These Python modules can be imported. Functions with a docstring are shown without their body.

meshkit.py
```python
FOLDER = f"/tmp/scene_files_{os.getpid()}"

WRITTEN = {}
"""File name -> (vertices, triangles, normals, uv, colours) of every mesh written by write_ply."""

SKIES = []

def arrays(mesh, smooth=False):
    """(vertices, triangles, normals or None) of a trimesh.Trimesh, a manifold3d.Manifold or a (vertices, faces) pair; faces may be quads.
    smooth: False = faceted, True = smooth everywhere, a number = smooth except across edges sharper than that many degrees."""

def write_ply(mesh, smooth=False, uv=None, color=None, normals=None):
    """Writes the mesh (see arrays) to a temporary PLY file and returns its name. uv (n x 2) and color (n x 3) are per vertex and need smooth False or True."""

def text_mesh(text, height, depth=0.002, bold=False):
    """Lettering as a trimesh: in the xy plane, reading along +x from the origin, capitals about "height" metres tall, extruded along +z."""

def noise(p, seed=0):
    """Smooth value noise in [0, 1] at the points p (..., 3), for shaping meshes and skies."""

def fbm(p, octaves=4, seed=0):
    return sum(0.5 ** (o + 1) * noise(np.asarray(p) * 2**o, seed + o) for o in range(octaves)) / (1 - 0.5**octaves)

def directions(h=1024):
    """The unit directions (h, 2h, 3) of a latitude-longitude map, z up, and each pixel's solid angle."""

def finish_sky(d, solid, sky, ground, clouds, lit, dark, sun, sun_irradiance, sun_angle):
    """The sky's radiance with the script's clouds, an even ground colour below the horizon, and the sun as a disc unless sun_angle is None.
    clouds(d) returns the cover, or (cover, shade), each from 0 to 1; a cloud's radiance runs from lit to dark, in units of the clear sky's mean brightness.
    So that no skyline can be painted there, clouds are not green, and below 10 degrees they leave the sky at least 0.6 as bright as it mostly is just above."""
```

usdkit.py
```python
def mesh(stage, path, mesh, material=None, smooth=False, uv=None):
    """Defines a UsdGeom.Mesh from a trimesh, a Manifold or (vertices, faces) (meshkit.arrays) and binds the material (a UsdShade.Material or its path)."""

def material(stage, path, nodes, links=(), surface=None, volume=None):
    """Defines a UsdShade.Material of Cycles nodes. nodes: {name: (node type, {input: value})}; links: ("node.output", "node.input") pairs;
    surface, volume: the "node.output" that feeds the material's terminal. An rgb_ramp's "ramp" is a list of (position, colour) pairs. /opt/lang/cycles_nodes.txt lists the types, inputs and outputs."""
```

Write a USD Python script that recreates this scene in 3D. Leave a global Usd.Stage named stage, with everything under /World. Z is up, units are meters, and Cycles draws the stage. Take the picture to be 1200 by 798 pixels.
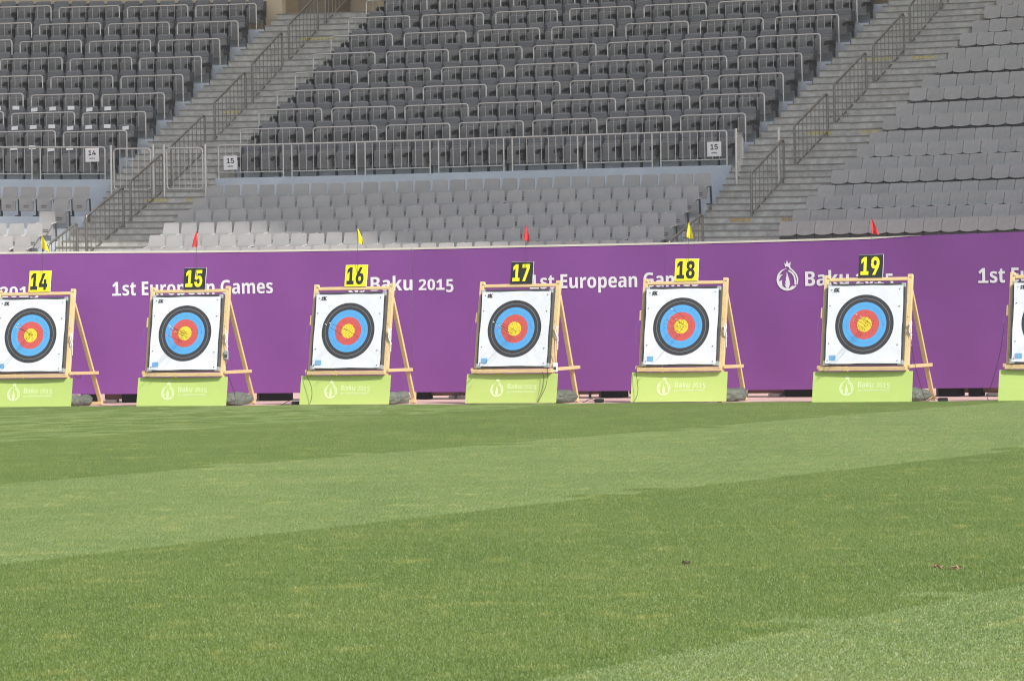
import math, random, glob
import numpy as np, trimesh, shapely
from shapely import affinity
from shapely.geometry import Polygon, Point, LineString
from shapely.ops import unary_union
import usdkit, meshkit
from pxr import Usd, UsdGeom, UsdLux, UsdShade, Gf, Sdf, Vt

random.seed(7)
RNG = np.random.default_rng(11)
stage = Usd.Stage.CreateInMemory()
UsdGeom.SetStageUpAxis(stage, UsdGeom.Tokens.z)
UsdGeom.SetStageMetersPerUnit(stage, 1.0)
UsdGeom.Xform.Define(stage, '/World')
UsdGeom.Scope.Define(stage, '/World/Looks')

# ------------------------------------------------------------------ camera, sky, sun, exposure
FPX, PITCH, ROLL, EYE = 4900.0, 45 / 4900.0, 0.0157, 1.7      # focal length in pixels of a 1200 wide picture
EXPOSURE = 0.24
SUN = np.array([0.411, -0.552, 0.72]); SUN /= np.linalg.norm(SUN)
SKY_STRENGTH, SUN_INTENSITY = 0.15, 1.0

cam = UsdGeom.Camera.Define(stage, '/World/camera')
r0, u0, fw = np.array([1, 0, 0.]), np.array([0, math.sin(PITCH), math.cos(PITCH)]), np.array([0, math.cos(PITCH), -math.sin(PITCH)])
rt = r0 * math.cos(ROLL) - u0 * math.sin(ROLL)
up = r0 * math.sin(ROLL) + u0 * math.cos(ROLL)
M = Gf.Matrix4d(*rt, 0, *up, 0, *(-fw), 0, 0, 0, EYE, 1)
cam.AddTransformOp().Set(M)
cam.CreateHorizontalApertureAttr(36.0)
cam.CreateVerticalApertureAttr(36.0 * 680 / 1024)
cam.CreateFocalLengthAttr(36.0 * FPX / 1200)
cam.CreateClippingRangeAttr(Gf.Vec2f(0.5, 3000))
cam.CreateExposureAttr(EXPOSURE)
cam.CreateFStopAttr(16.0); cam.CreateFocusDistanceAttr(50.0)

elev, rot = math.asin(SUN[2]), math.atan2(SUN[0], SUN[1])
sky_mat = usdkit.material(stage, '/World/Looks/sky', {
    's': ('sky_texture', {'sky_type': 'single_scattering', 'sun_disc': False, 'sun_elevation': elev, 'sun_rotation': rot,
                          'aerosol_density': 2.2, 'air_density': 1.0, 'ozone_density': 1.0}),
    'h': ('hsv', {'saturation': 0.62}),
    'b': ('background_shader', {'strength': SKY_STRENGTH})}, [('s.color', 'h.color'), ('h.color', 'b.color')], surface='b.background')
dome = UsdLux.DomeLight.Define(stage, '/World/sky')
UsdShade.MaterialBindingAPI.Apply(dome.GetPrim()).Bind(sky_mat)
dome.GetPrim().SetCustomDataByKey('kind', 'structure')
sun = UsdLux.DistantLight.Define(stage, '/World/sun')
sx = np.cross([0, 0, 1], SUN); sx /= np.linalg.norm(sx); sy = np.cross(SUN, sx)
sun.AddTransformOp().Set(Gf.Matrix4d(*sx, 0, *sy, 0, *SUN, 0, 0, 0, 0, 1))
sun.CreateIntensityAttr(SUN_INTENSITY); sun.CreateAngleAttr(0.6); sun.CreateNormalizeAttr(True)
sun.CreateColorAttr(Gf.Vec3f(1.0, 0.955, 0.88))

# ------------------------------------------------------------------ helpers
USED = {}
def numbered(parent, name):
    k = (str(parent), name); n = USED.get(k, -1) + 1; USED[k] = n
    return name if n == 0 else f'{name}_{n:03d}'
def tag(p, label=None, cat=None, group=None, kind=None):
    for k, v in (('label', label), ('category', cat), ('group', group), ('kind', kind)):
        if v: p.SetCustomDataByKey(k, v)
    return p
def obj(name, mesh, mat, parent=None, smooth=False, **kw):
    pp = parent.GetPath() if parent is not None else Sdf.Path('/World')
    m = usdkit.mesh(stage, f'{pp}/{numbered(pp, name)}', mesh, MAT[mat], smooth=smooth)
    return tag(m.GetPrim(), **kw)
def thing(name, label, cat, loc=(0, 0, 0), rotz=0.0, group=None):
    x = UsdGeom.Xform.Define(stage, '/World/' + numbered('/World', name))
    x.AddTranslateOp().Set(Gf.Vec3d(*map(float, loc))); x.AddRotateZOp().Set(math.degrees(rotz))
    return tag(x.GetPrim(), label, cat, group)
def dup(root, name, loc, rotz, label, cat, group=None):
    r = thing(name, label, cat, loc, rotz, group)
    r.GetReferences().AddInternalReference(root.GetPath()); r.SetInstanceable(True)
    return r
class Proto:                                            # the first use builds the thing, later uses reference it
    def __init__(s, build): s.build, s.first = build, None
    def put(s, name, label, cat, loc, rotz, group=None):
        if s.first is None:
            s.first = thing(name, label, cat, loc, rotz, group); s.build(s.first); return s.first
        return dup(s.first, name, loc, rotz, label, cat, group)
    def parts_done(s): return s.first

def cat_(ms): return trimesh.util.concatenate([m for m in ms])
def box(w, d, h, c=(0, 0, 0), rx=0.0, ch=0.0):
    """box centred at c, chamfered by ch, turned about x by rx"""
    if ch <= 0:
        m = trimesh.creation.box((w, d, h))
    else:
        pts = []
        for sx_ in (-1, 1):
            for sy_ in (-1, 1):
                for sz_ in (-1, 1):
                    a, b, e = sx_ * w / 2, sy_ * d / 2, sz_ * h / 2
                    pts += [(a - sx_ * ch, b - sy_ * ch, e), (a - sx_ * ch, b, e - sz_ * ch), (a, b - sy_ * ch, e - sz_ * ch)]
        m = trimesh.convex.convex_hull(np.array(pts))
    if rx: m.apply_transform(trimesh.transformations.rotation_matrix(rx, (1, 0, 0)))
    m.apply_translation(c); return m
def tube(pts, r, n=8, cap=True):
    p = np.asarray(pts, float); T = np.gradient(p, axis=0); T /= np.linalg.norm(T, axis=1)[:, None]
    ref = np.array([0, 0, 1.]) if abs(T[0][2]) < .9 else np.array([1., 0, 0])
    N = np.cross(T[0], ref); N /= np.linalg.norm(N); V = []
    rr = np.broadcast_to(r, (len(p),))
    for i in range(len(p)):
        N = N - T[i] * N.dot(T[i]); N /= np.linalg.norm(N); Bn = np.cross(T[i], N)
        a = np.arange(n) / n * 2 * math.pi
        V.append(p[i] + rr[i] * (np.cos(a)[:, None] * N + np.sin(a)[:, None] * Bn))
    V = np.concatenate(V); F = []
    for i in range(len(p) - 1):
        for j in range(n):
            a, b, c, d = i * n + j, i * n + (j + 1) % n, (i + 1) * n + (j + 1) % n, (i + 1) * n + j
            F += [(a, b, c), (a, c, d)]
    if cap:
        V = np.vstack([V, p[0], p[-1]]); k = len(V)
        for j in range(n):
            F += [(k - 2, (j + 1) % n, j), (k - 1, (len(p) - 1) * n + j, (len(p) - 1) * n + (j + 1) % n)]
    m = trimesh.Trimesh(V, F, process=False); trimesh.repair.fix_normals(m); return m
def bar(a, b, w, d, ref=(0, 0, 1), ch=0.004):
    """rectangular timber from a to b, w across, d deep"""
    a, b = np.asarray(a, float), np.asarray(b, float); L = np.linalg.norm(b - a); z = (b - a) / L
    x = np.cross(ref, z); x /= np.linalg.norm(x); y = np.cross(z, x)
    m = box(w, d, L, ch=ch); T = np.eye(4); T[:3, 0], T[:3, 1], T[:3, 2], T[:3, 3] = x, y, z, (a + b) / 2
    m.apply_transform(T); return m
def arc_corner(p0, p1, p2, r, n=5):
    """points rounding the corner p1"""
    p0, p1, p2 = map(lambda q: np.asarray(q, float), (p0, p1, p2))
    a = (p0 - p1) / np.linalg.norm(p0 - p1); b = (p2 - p1) / np.linalg.norm(p2 - p1)
    s, e = p1 + a * r, p1 + b * r; t = np.linspace(0, 1, n)[:, None]
    return list((1 - t) ** 2 * s + 2 * t * (1 - t) * p1 + t ** 2 * e)

FONTS = {n: glob.glob('/opt/blender-*/*/datafiles/fonts/' + f)[0] for n, f in
         (('head', 'Inter.woff2'), ('text', 'NotoSansSymbols-VariableFont_wght.woff2'))}
def text_shape(text, height, font='text', weight=700, xs=1.0, track=0.0, oldstyle=False):
    """shapely outline: baseline y=0, starting at x=0, capitals 'height' tall"""
    from PIL import Image, ImageDraw, ImageFont
    f = ImageFont.truetype(FONTS[font], 140)
    f.set_variation_by_axes([14, weight] if font == 'head' else [weight])
    cap = -f.getbbox('E', anchor='ls')[1]
    x, out = 0.0, []
    for c in text:
        if c == ' ': x += f.getlength(' ') * 1.02; continue
        x0, y0, x1, y1 = f.getbbox(c, anchor='ls')
        im = Image.new('L', (x1 - x0 + 8, y1 - y0 + 8)); ImageDraw.Draw(im).text((4 - x0, 4 - y0), c, 255, f, anchor='ls')
        on = np.pad(np.asarray(im) > 127, ((0, 0), (1, 1))).astype(np.int8)
        rows, st = np.nonzero(np.diff(on, axis=1) == 1); en = np.nonzero(np.diff(on, axis=1) == -1)[1]
        g = shapely.union_all(shapely.box(st, -rows - 1, en, -rows)).buffer(0.8).buffer(-0.8).simplify(0.8)
        g = affinity.translate(g, x0 - 4, 4 - y0)
        adv = f.getlength(c)
        if oldstyle and c in '201': g = affinity.scale(g, .86, .77, origin=(0, 0)); adv *= .86
        if oldstyle and c == '5': g = affinity.translate(affinity.scale(g, .88, .92, origin=(0, 0)), 0, -.17 * cap); adv *= .88
        if c == '1' and font == 'text':
            b = g.bounds; w = b[2] - b[0]
            g = unary_union([g, shapely.box(b[0] - .05 * w, b[1], b[2] + .5 * w, b[1] + .15 * cap)]); adv += .1 * cap
        out.append(affinity.translate(g, x, 0)); x += adv + track * cap
    s = height / cap
    return affinity.scale(unary_union(out), s * xs, s, origin=(0, 0))
def extrude(shape, depth):
    gs = [g for g in getattr(shape, 'geoms', [shape]) if g.geom_type == 'Polygon' and g.area > 0]
    return cat_([trimesh.creation.extrude_polygon(g, depth, engine='earcut') for g in gs])
def emblem_shape(h):
    """round fruit with a crown and a flame inside, total height h, centred on x=0, bottom y=0"""
    def sm(pts, r=6): return Polygon(pts).buffer(r).buffer(-2 * r).buffer(r)
    outer = Point(352, 480).buffer(182, 48); inner = Point(370, 464).buffer(161, 48)
    cres = outer.difference(inner).difference(Polygon([(330, 200), (700, 200), (700, 560), (480, 575), (352, 470)]))
    parts = [cres,
             LineString([(388, 262), (398, 298), (440, 330), (500, 400), (524, 470), (515, 552)]).buffer(11),
             LineString([(380, 338), (432, 372), (470, 430), (482, 500), (484, 556)]).buffer(13),
             Polygon([(372, 640), (402, 606), (440, 582), (484, 598), (440, 626), (400, 652)]),
             Polygon([(196, 470), (212, 420), (242, 396), (278, 396), (240, 424), (222, 470)]),
             Polygon([(206, 560), (222, 505), (262, 486), (256, 522), (264, 580), (300, 630)]),
             Polygon([(342, 356), (362, 420), (386, 500), (392, 550), (378, 606), (352, 636), (326, 604), (300, 550), (324, 560), (310, 498), (332, 508), (324, 456), (334, 440)]),
             Polygon([(302, 204), (326, 232), (348, 166), (364, 226), (410, 190), (398, 262), (372, 280), (346, 262), (318, 276)])]
    g = unary_union([p.buffer(3).buffer(-3) for p in parts])
    return affinity.scale(affinity.translate(g, -355, -662), h / 497, -h / 497, origin=(0, 0))

# ------------------------------------------------------------------ materials
MAT = {}
def material(name, col, rough=.6, var=.12, scale=3.0, bump=0.0, bscale=60.0, spec=.4, metal=0.0, stretch=(1, 1, 1), per_object=0.0, detail=5, extra=None, coords='obj', sheen=0.0):
    c = np.array(col, float)
    n = {'tc': ('texture_coordinate', {}), 'geo': ('geometry', {}), 'map': ('mapping', {'scale': stretch}),
         'n': ('noise_texture', {'scale': scale, 'detail': float(detail), 'roughness': .62}),
         'r': ('rgb_ramp', {'ramp': [(.25, tuple(np.clip(c * (1 - var), 0, 1))), (.5, tuple(c)), (.75, tuple(np.clip(c * (1 + var), 0, 1)))]}),
         'p': ('principled_bsdf', {'roughness': rough, 'specular_ior_level': spec, 'metallic': metal, 'sheen_weight': sheen})}
    src = 'geo.position' if coords == 'world' else 'tc.object'
    l = [(src, 'map.vector'), ('map.vector', 'n.vector'), ('n.fac', 'r.fac')]
    last = 'r.color'
    if per_object:
        n['oi'] = ('object_info', {}); n['mr'] = ('map_range', {'to_min': 1 - per_object, 'to_max': 1 + per_object})
        n['hv'] = ('hsv', {}); l += [('oi.random', 'mr.value'), ('mr.result', 'hv.value'), (last, 'hv.color')]; last = 'hv.color'
    l.append((last, 'p.base_color'))
    if bump:
        n['bn'] = ('noise_texture', {'scale': bscale, 'detail': 4.0}); n['b'] = ('bump', {'strength': 1.0, 'distance': bump})
        l += [('map.vector', 'bn.vector'), ('bn.fac', 'b.height'), ('b.normal', 'p.normal')]
    MAT[name] = usdkit.material(stage, '/World/Looks/' + name, n, l, surface='p.BSDF')

material('concrete', (.40, .39, .37), .9, .22, 1.6, .003, 30, coords='world')
material('step_concrete', (.47, .46, .43), .9, .30, 4.5, .003, 40, per_object=.07, coords='world', stretch=(1, 1, 1))
material('nosing', (.235, .23, .21), .9, .2, 5, coords='world')  # darker than the steps, painting in the shade line under each edge
material('blue_paint', (.50, .55, .61), .75, .10, 1.3, .001, 40, coords='world')
material('beige_wall', (.56, .47, .33), .85, .08, 1.0, .001, 30, coords='world')
material('recess_shade', (.20, .16, .11), .9, .1, 2, coords='world')
material('seat_fabric', (.196, .196, .197), .9, .10, 14, .0015, 240, spec=.2, per_object=.10, sheen=.15)
material('seat_headrest', (.160, .168, .178), .9, .08, 14, .0015, 240, spec=.2, per_object=.10, sheen=.15)
material('black_plastic', (.020, .020, .022), .45, .1, 10)
material('dark_steel', (.07, .07, .074), .5, .1, 10, metal=.3)
material('seat_plastic', (.340, .337, .332), .5, .07, 5, spec=.4, per_object=.07)
material('seat_plastic_arm', (.36, .36, .36), .45, .07, 5, per_object=.05)
material('shell_plastic', (.335, .331, .324), .52, .08, 6, spec=.4, per_object=.07)
material('rail_steel', (.56, .545, .52), .33, .10, 9, metal=.75)
material('bronze_steel', (.20, .19, .17), .36, .12, 9, metal=.75)
material('sign_white', (.80, .80, .80), .5, .03, 3)
material('paper', (.84, .84, .84), .7, .03, 8, per_object=.04)
material('ink_black', (.02, .02, .022), .6, .05, 5)
material('yellow_paint', (.58, .50, .22), .8, .35, 18, coords='world')
material('orange_paint', (.48, .33, .13), .8, .3, 18, coords='world')
MAT['roof_sheet'] = usdkit.material(stage, '/World/Looks/roof_sheet', {'d': ('diffuse_bsdf', {'color': (.75, .75, .74)}), 't': ('translucent_bsdf', {'color': (.62, .62, .60)}), 'm': ('mix_closure', {'fac': .5})},
    [('d.BSDF', 'm.closure1'), ('t.BSDF', 'm.closure2')], surface='m.closure')
material('wood', (.67, .495, .255), .6, .20, 7, .001, 40, stretch=(9, 9, .9), per_object=.05)
material('wood_flat', (.65, .475, .245), .6, .20, 7, .001, 40, stretch=(.9, 9, 9), per_object=.05)
material('wood_end', (.45, .29, .13), .7, .2, 30)
material('butt_wrap', (.045, .048, .05), .38, .25, 6, .004, 12, spec=.5)
material('clear_tape', (.30, .33, .33), .25, .35, 16, .004, 30, spec=.6)
material('face_white', (.665, .685, .745), .55, .03, 2.0, .012, 4, stretch=(1, 1, 1))
material('ring_black', (.040, .040, .044), .5, .2, 3, .005, 5)
material('ring_blue', (.085, .34, .70), .5, .06, 3, .005, 5)
material('ring_red', (.56, .090, .080), .5, .07, 3, .005, 5)
material('ring_gold', (.76, .58, .04), .5, .07, 3, .005, 5)
material('line_white', (.30, .30, .30), .5, .05, 3)
material('line_dark', (.12, .12, .14), .5, .05, 3)
material('logo_blue', (.12, .42, .82), .5, .1, 6)
material('board_green', (.43, .555, .155), .55, .035, 1.4, .0008, 12, per_object=.03)
material('board_print', (.63, .73, .41), .55, .03, 3)
material('sign_yellow', (.84, .74, .02), .5, .05, 4)
material('sign_black', (.022, .024, .026), .45, .1, 4)
material('flag_yellow', (.85, .68, .02), .7, .1, 8)
material('flag_red', (.72, .05, .06), .7, .1, 8)
material('sandbag', (.115, .132, .110), .7, .30, 7, .012, 14, per_object=.15)
material('cord_white', (.72, .72, .72), .6, .05, 8)
material('cord_black', (.015, .015, .018), .6, .1, 8)
material('cord_blue', (.05, .12, .45), .6, .1, 8)
material('carbon', (.012, .012, .014), .35, .1, 8)
for nm, c in (('vane_white', (.8, .8, .8)), ('vane_orange', (.85, .30, .04)), ('vane_green', (.25, .7, .1)), ('vane_pink', (.8, .25, .4))):
    material(nm, c, .6, .05, 8)
material('track', (.50, .335, .30), .92, .16, 1.1, .002, 80, coords='world')
material('pale_block', (.50, .46, .43), .9, .12, 5, .003, 40, per_object=.08)
material('sole_board', (.42, .25, .20), .85, .16, 3, .002, 30, per_object=.12, stretch=(1, 6, 6))
material('rubber', (.012, .012, .013), .8, .2, 6)
material('far_ground', (.22, .24, .15), .95, .2, .3, coords='world')
material('clod', (.085, .065, .04), .95, .3, 30, .01, 60)
material('dry_tuft', (.26, .19, .10), .9, .3, 40, .01, 60)
# purple printed mesh fabric: fine weave, faint wrinkles
MAT['banner_purple'] = usdkit.material(stage, '/World/Looks/banner_purple', {
    'geo': ('geometry', {}), 'n': ('noise_texture', {'scale': .7, 'detail': 4.0}),
    'r': ('rgb_ramp', {'ramp': [(.3, (.172, .048, .222)), (.7, (.192, .056, .245))]}),
    'm1': ('mapping', {'scale': (1.0, 1.0, 1.0)}), 'w': ('noise_texture', {'scale': 26.0, 'detail': 3.0}),
    'wr': ('noise_texture', {'scale': 1.5, 'detail': 2.0}), 'b1': ('bump', {'strength': .22, 'distance': .02}),
    'b2': ('bump', {'strength': .25, 'distance': .006}),
    'p': ('principled_bsdf', {'roughness': .55, 'specular_ior_level': .35, 'sheen_weight': .1})},
    [('geo.position', 'n.vector'), ('n.fac', 'r.fac'), ('r.color', 'p.base_color'), ('geo.position', 'm1.vector'), ('m1.vector', 'w.vector'),
     ('geo.position', 'wr.vector'), ('wr.fac', 'b1.height'), ('w.fac', 'b2.height'), ('b1.normal', 'b2.normal'), ('b2.normal', 'p.normal')], surface='p.BSDF')
material('banner_white', (.66, .66, .68), .55, .03, 3)
material('banner_hem', (.54, .52, .45), .6, .04, 3)

# grass: colour varies blade by blade and in drifts across the field
def grass_material(name, tone, scl):
    MAT[name] = usdkit.material(stage, '/World/Looks/' + name, {
        'geo': ('geometry', {}), 'mp': ('mapping', {'scale': (1.0, .55, 1.0)}),
        'n1': ('noise_texture', {'scale': .55, 'detail': 6.0, 'roughness': .65}),
        'n2': ('noise_texture', {'scale': 3.6, 'detail': 4.0, 'roughness': .6}),
        'r1': ('rgb_ramp', {'ramp': [(.30, tuple(np.array((.205, .318, .056)) * tone)), (.52, tuple(np.array((.243, .356, .069)) * tone)), (.72, tuple(np.array((.298, .392, .092)) * tone))]}),
        'r2': ('rgb_ramp', {'ramp': [(.52, (0, 0, 0)), (.66, (1, 1, 1))]}),
        'n3': ('noise_texture', {'scale': .9, 'detail': 3.0}), 'r3': ('map_range', {'from_min': .38, 'from_max': .68, 'clamp': True}), 'k3': ('math', {'math_type': 'multiply'}), 'mx': ('mix_color', {'b': (.46, .50, .115)}), 'ir': ('map_range', {'to_min': .70, 'to_max': 1.34}), 'hv': ('hsv', {'saturation': .95}),
        'k': ('math', {'math_type': 'multiply', 'value2': .95}),
        'p': ('principled_bsdf', {'roughness': .47, 'specular_ior_level': .80}), 't': ('translucent_bsdf', {}), 'mc': ('mix_closure', {'fac': .30})},
        [('geo.position', 'mp.vector'), ('mp.vector', 'n1.vector'), ('mp.vector', 'n2.vector'), ('n1.fac', 'r1.fac'), ('n2.fac', 'r2.fac'),
         ('r2.color', 'k.value1'), ('geo.position', 'n3.vector'), ('n3.fac', 'r3.value'), ('r3.result', 'k3.value1'), ('k.value', 'k3.value2'), ('k3.value', 'mx.fac'), ('r1.color', 'mx.a'), ('geo.random_per_island', 'ir.value'), ('ir.result', 'hv.value'),
         ('mx.result', 'hv.color'), ('hv.color', 'p.base_color'), ('hv.color', 't.color'), ('p.BSDF', 'mc.closure1'), ('t.BSDF', 'mc.closure2')], surface='mc.closure')
grass_material('grass_blade', 1.0, 1)
material('lawn_soil', (.15, .21, .075), .95, .3, 6, .01, 40, coords='world')

# ------------------------------------------------------------------ measuring helpers (a pixel of the 1200 x 798 photograph to a point at a known depth)
def proj(P):
    P = np.atleast_2d(np.asarray(P, float)); q = P - [0, 0, EYE]
    d = q @ fw
    return np.stack([600 + FPX * (q @ rt) / d, 399 - FPX * (q @ up) / d], 1)
def at(px, py, depth):
    return np.array([0, 0, EYE]) + depth * (fw + rt * (px - 600) / FPX - up * (py - 399) / FPX)
def bisect(fn, a, b):
    fa = fn(a)
    for _ in range(50):
        m = (a + b) / 2; f = fn(m)
        if (f > 0) == (fa > 0): a, fa = m, f
        else: b = m
    return (a + b) / 2

# ------------------------------------------------------------------ ground
ROWS = [  # number, pixel x of board foot, depth, turn (degrees)
    (14, 31.0, 72.7, 16.9), (15, 212.0, 71.6, 18.5), (16, 403.0, 70.85, 21.7), (17, 598.0, 70.0, 23.6),
    (18, 794.5, 69.1, 20.3), (19, 1009.4, 66.95, 21.5), (20, 1229.0, 66.0, 22.5)]
def ground_at(px, depth):
    p = at(px, 399, depth); return np.array([p[0], p[1], 0.0])
FEET = [ground_at(px, d) for _, px, d, _ in ROWS]
ex = np.array([f[0] for f in FEET]); ey = np.array([f[1] for f in FEET])
fit = np.polyfit(ex, ey, 2)
def lawn_edge(x): return float(np.polyval(np.polyfit(ex, ey, 1), x) - .28)
def sheet(poly, z):
    m = trimesh.creation.triangulate_polygon(Polygon(poly), engine='earcut')
    v = np.c_[m[0], np.full(len(m[0]), z)]; f = m[1]
    t = trimesh.Trimesh(v, f, process=False)
    if t.face_normals[0][2] < 0: t.invert()
    return t
obj('ground', sheet([(-400, -200), (400, -200), (400, 600), (-400, 600)], -.012), 'far_ground', kind='structure')
obj('track', sheet([(-70, lawn_edge(-70) - .6), (70, lawn_edge(70) - .6), (90, 100), (60, 140), (-70, 140)], -.008), 'track', kind='structure')
obj('lawn', sheet([(-70, -40), (70, -40), (70, lawn_edge(70)), (-70, lawn_edge(-70))], -.004), 'lawn_soil', kind='structure')

# mown turf: small patches of blades, combed one way or the other in mower stripes
E1, E2 = np.array([math.sin(math.radians(27)), math.cos(math.radians(27))]), np.array([math.cos(math.radians(27)), -math.sin(math.radians(27))])
PATCH = .4
def blade_patch(seed, lean, n=1500):
    g = np.random.default_rng(seed)
    xy = (g.random((n, 2)) - .5) * PATCH * 1.04
    az = g.normal(0, .75, n); h = g.uniform(.011, .025, n); w = g.uniform(.0013, .0025, n)
    tilt = np.clip(g.normal(lean, .30, n), -1.35, 1.35)
    face = g.uniform(-1.0, 1.0, n)
    V, F = np.zeros((n, 5, 3)), []
    d = np.stack([np.sin(az), np.cos(az)], 1)                   # along +y (the stripe) when combed away
    s = np.stack([np.cos(az + face), -np.sin(az + face)], 1)    # blade width direction
    for k, (t, ww) in enumerate(((0, 1), (0, 1), (.55, .85), (.55, .85), (1, 0))):
        bend = tilt * (.55 + .6 * t)
        r = h * t
        c = xy + d * (np.sin(bend) * r)[:, None] + s * (w * ww * (-1 if k % 2 == 0 else 1))[:, None]
        V[:, k, :2] = c; V[:, k, 2] = np.cos(bend) * r - .004 * (t == 0)
    base = np.arange(n)[:, None] * 5
    F = np.concatenate([base + np.array([f]) for f in ((0, 1, 3), (0, 3, 2), (2, 3, 4))])
    return trimesh.Trimesh(V.reshape(-1, 3), F, process=False)
grass = UsdGeom.PointInstancer.Define(stage, '/World/grass')
tag(grass.GetPrim(), 'short mown turf in broad light and dark mower stripes', 'grass', kind='stuff')
NV = 5
LEAN_AWAY, LEAN_TO = .86, .0
protos = []
for k in range(2 * NV):
    pth = f'/World/grass/turf_patch' + ('' if k == 0 else f'_{k:03d}')
    usdkit.mesh(stage, pth, blade_patch(100 + k, LEAN_AWAY if k < NV else LEAN_TO), MAT['grass_blade']); protos.append(pth)
grass.CreatePrototypesRel().SetTargets([Sdf.Path(p) for p in protos])
pos, idx, ori = [], [], []
g = np.random.default_rng(5)
def stripe(c):
    """True where the mower went away from the camera (pale)"""
    k = math.floor((c + 8.43) / 7.23)
    return k % 2 == 0
for i in range(-40, 240):
    for j in range(-170, 50):
        c2 = -8.43 + (j + .5) * (7.23 / 18)
        p = E1 * (i + .5) * PATCH + E2 * c2
        if p[1] < 17.3 or p[1] > lawn_edge(p[0]) + .1 or abs(p[0]) > .128 * p[1] + .9: continue
        near = lawn_edge(p[0]) - p[1]
        away = stripe(c2 + .5 * (float(meshkit.fbm(np.array([[p[0] * .9, p[1] * .35, 3.3]]), 4, 2)[0]) - .5) + g.normal(0, .12))
        if c2 < -30.1 and g.random() < .30: away = not away
        pos.append((p[0], p[1], 0)); idx.append(int(g.integers(NV)) + (0 if away else NV))
        a = -math.radians(27) + g.normal(0, .10)
        ori.append(Gf.Quath(math.cos(a / 2), 0, 0, math.sin(a / 2)))
grass.CreatePositionsAttr(Vt.Vec3fArray([Gf.Vec3f(*p) for p in pos]))
grass.CreateProtoIndicesAttr(Vt.IntArray(idx)); grass.CreateOrientationsAttr(Vt.QuathArray(ori))
def lump(seed, size, mat, name, label, cat, px, py):
    d = EYE * FPX / (py - (354 - .0157 * (px - 612)))
    g_ = np.random.default_rng(seed + 300); c = ground_at(px, d); ms = []
    for _ in range(26):
        q = trimesh.convex.convex_hull(g_.normal(0, 1, (7, 3)) * [.011, .011, .0035]); q.apply_transform(trimesh.transformations.euler_matrix(*g_.normal(0, .5, 3)))
        q.apply_translation((c[0] + g_.normal(0, size[0] * .6), c[1] + g_.normal(0, size[1] * .8), .012 + abs(g_.normal(0, size[2] * .35)))); ms.append(q)
    obj(name, cat_(ms), mat, label=label, cat=cat)
lump(1, (.013, .014, .018), 'clod', 'soil_clod', 'dark clod of earth lying on the lawn', 'clod', 800, 663)
lump(2, (.036, .05, .016), 'dry_tuft', 'turf_divot', 'larger brown scrap of dry torn turf on the dark stripe', 'turf divot', 1095, 667)
lump(3, (.022, .04, .012), 'dry_tuft', 'turf_divot', 'smaller brown scrap of dry turf beside the larger one', 'turf divot', 1117, 668.5)

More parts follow.
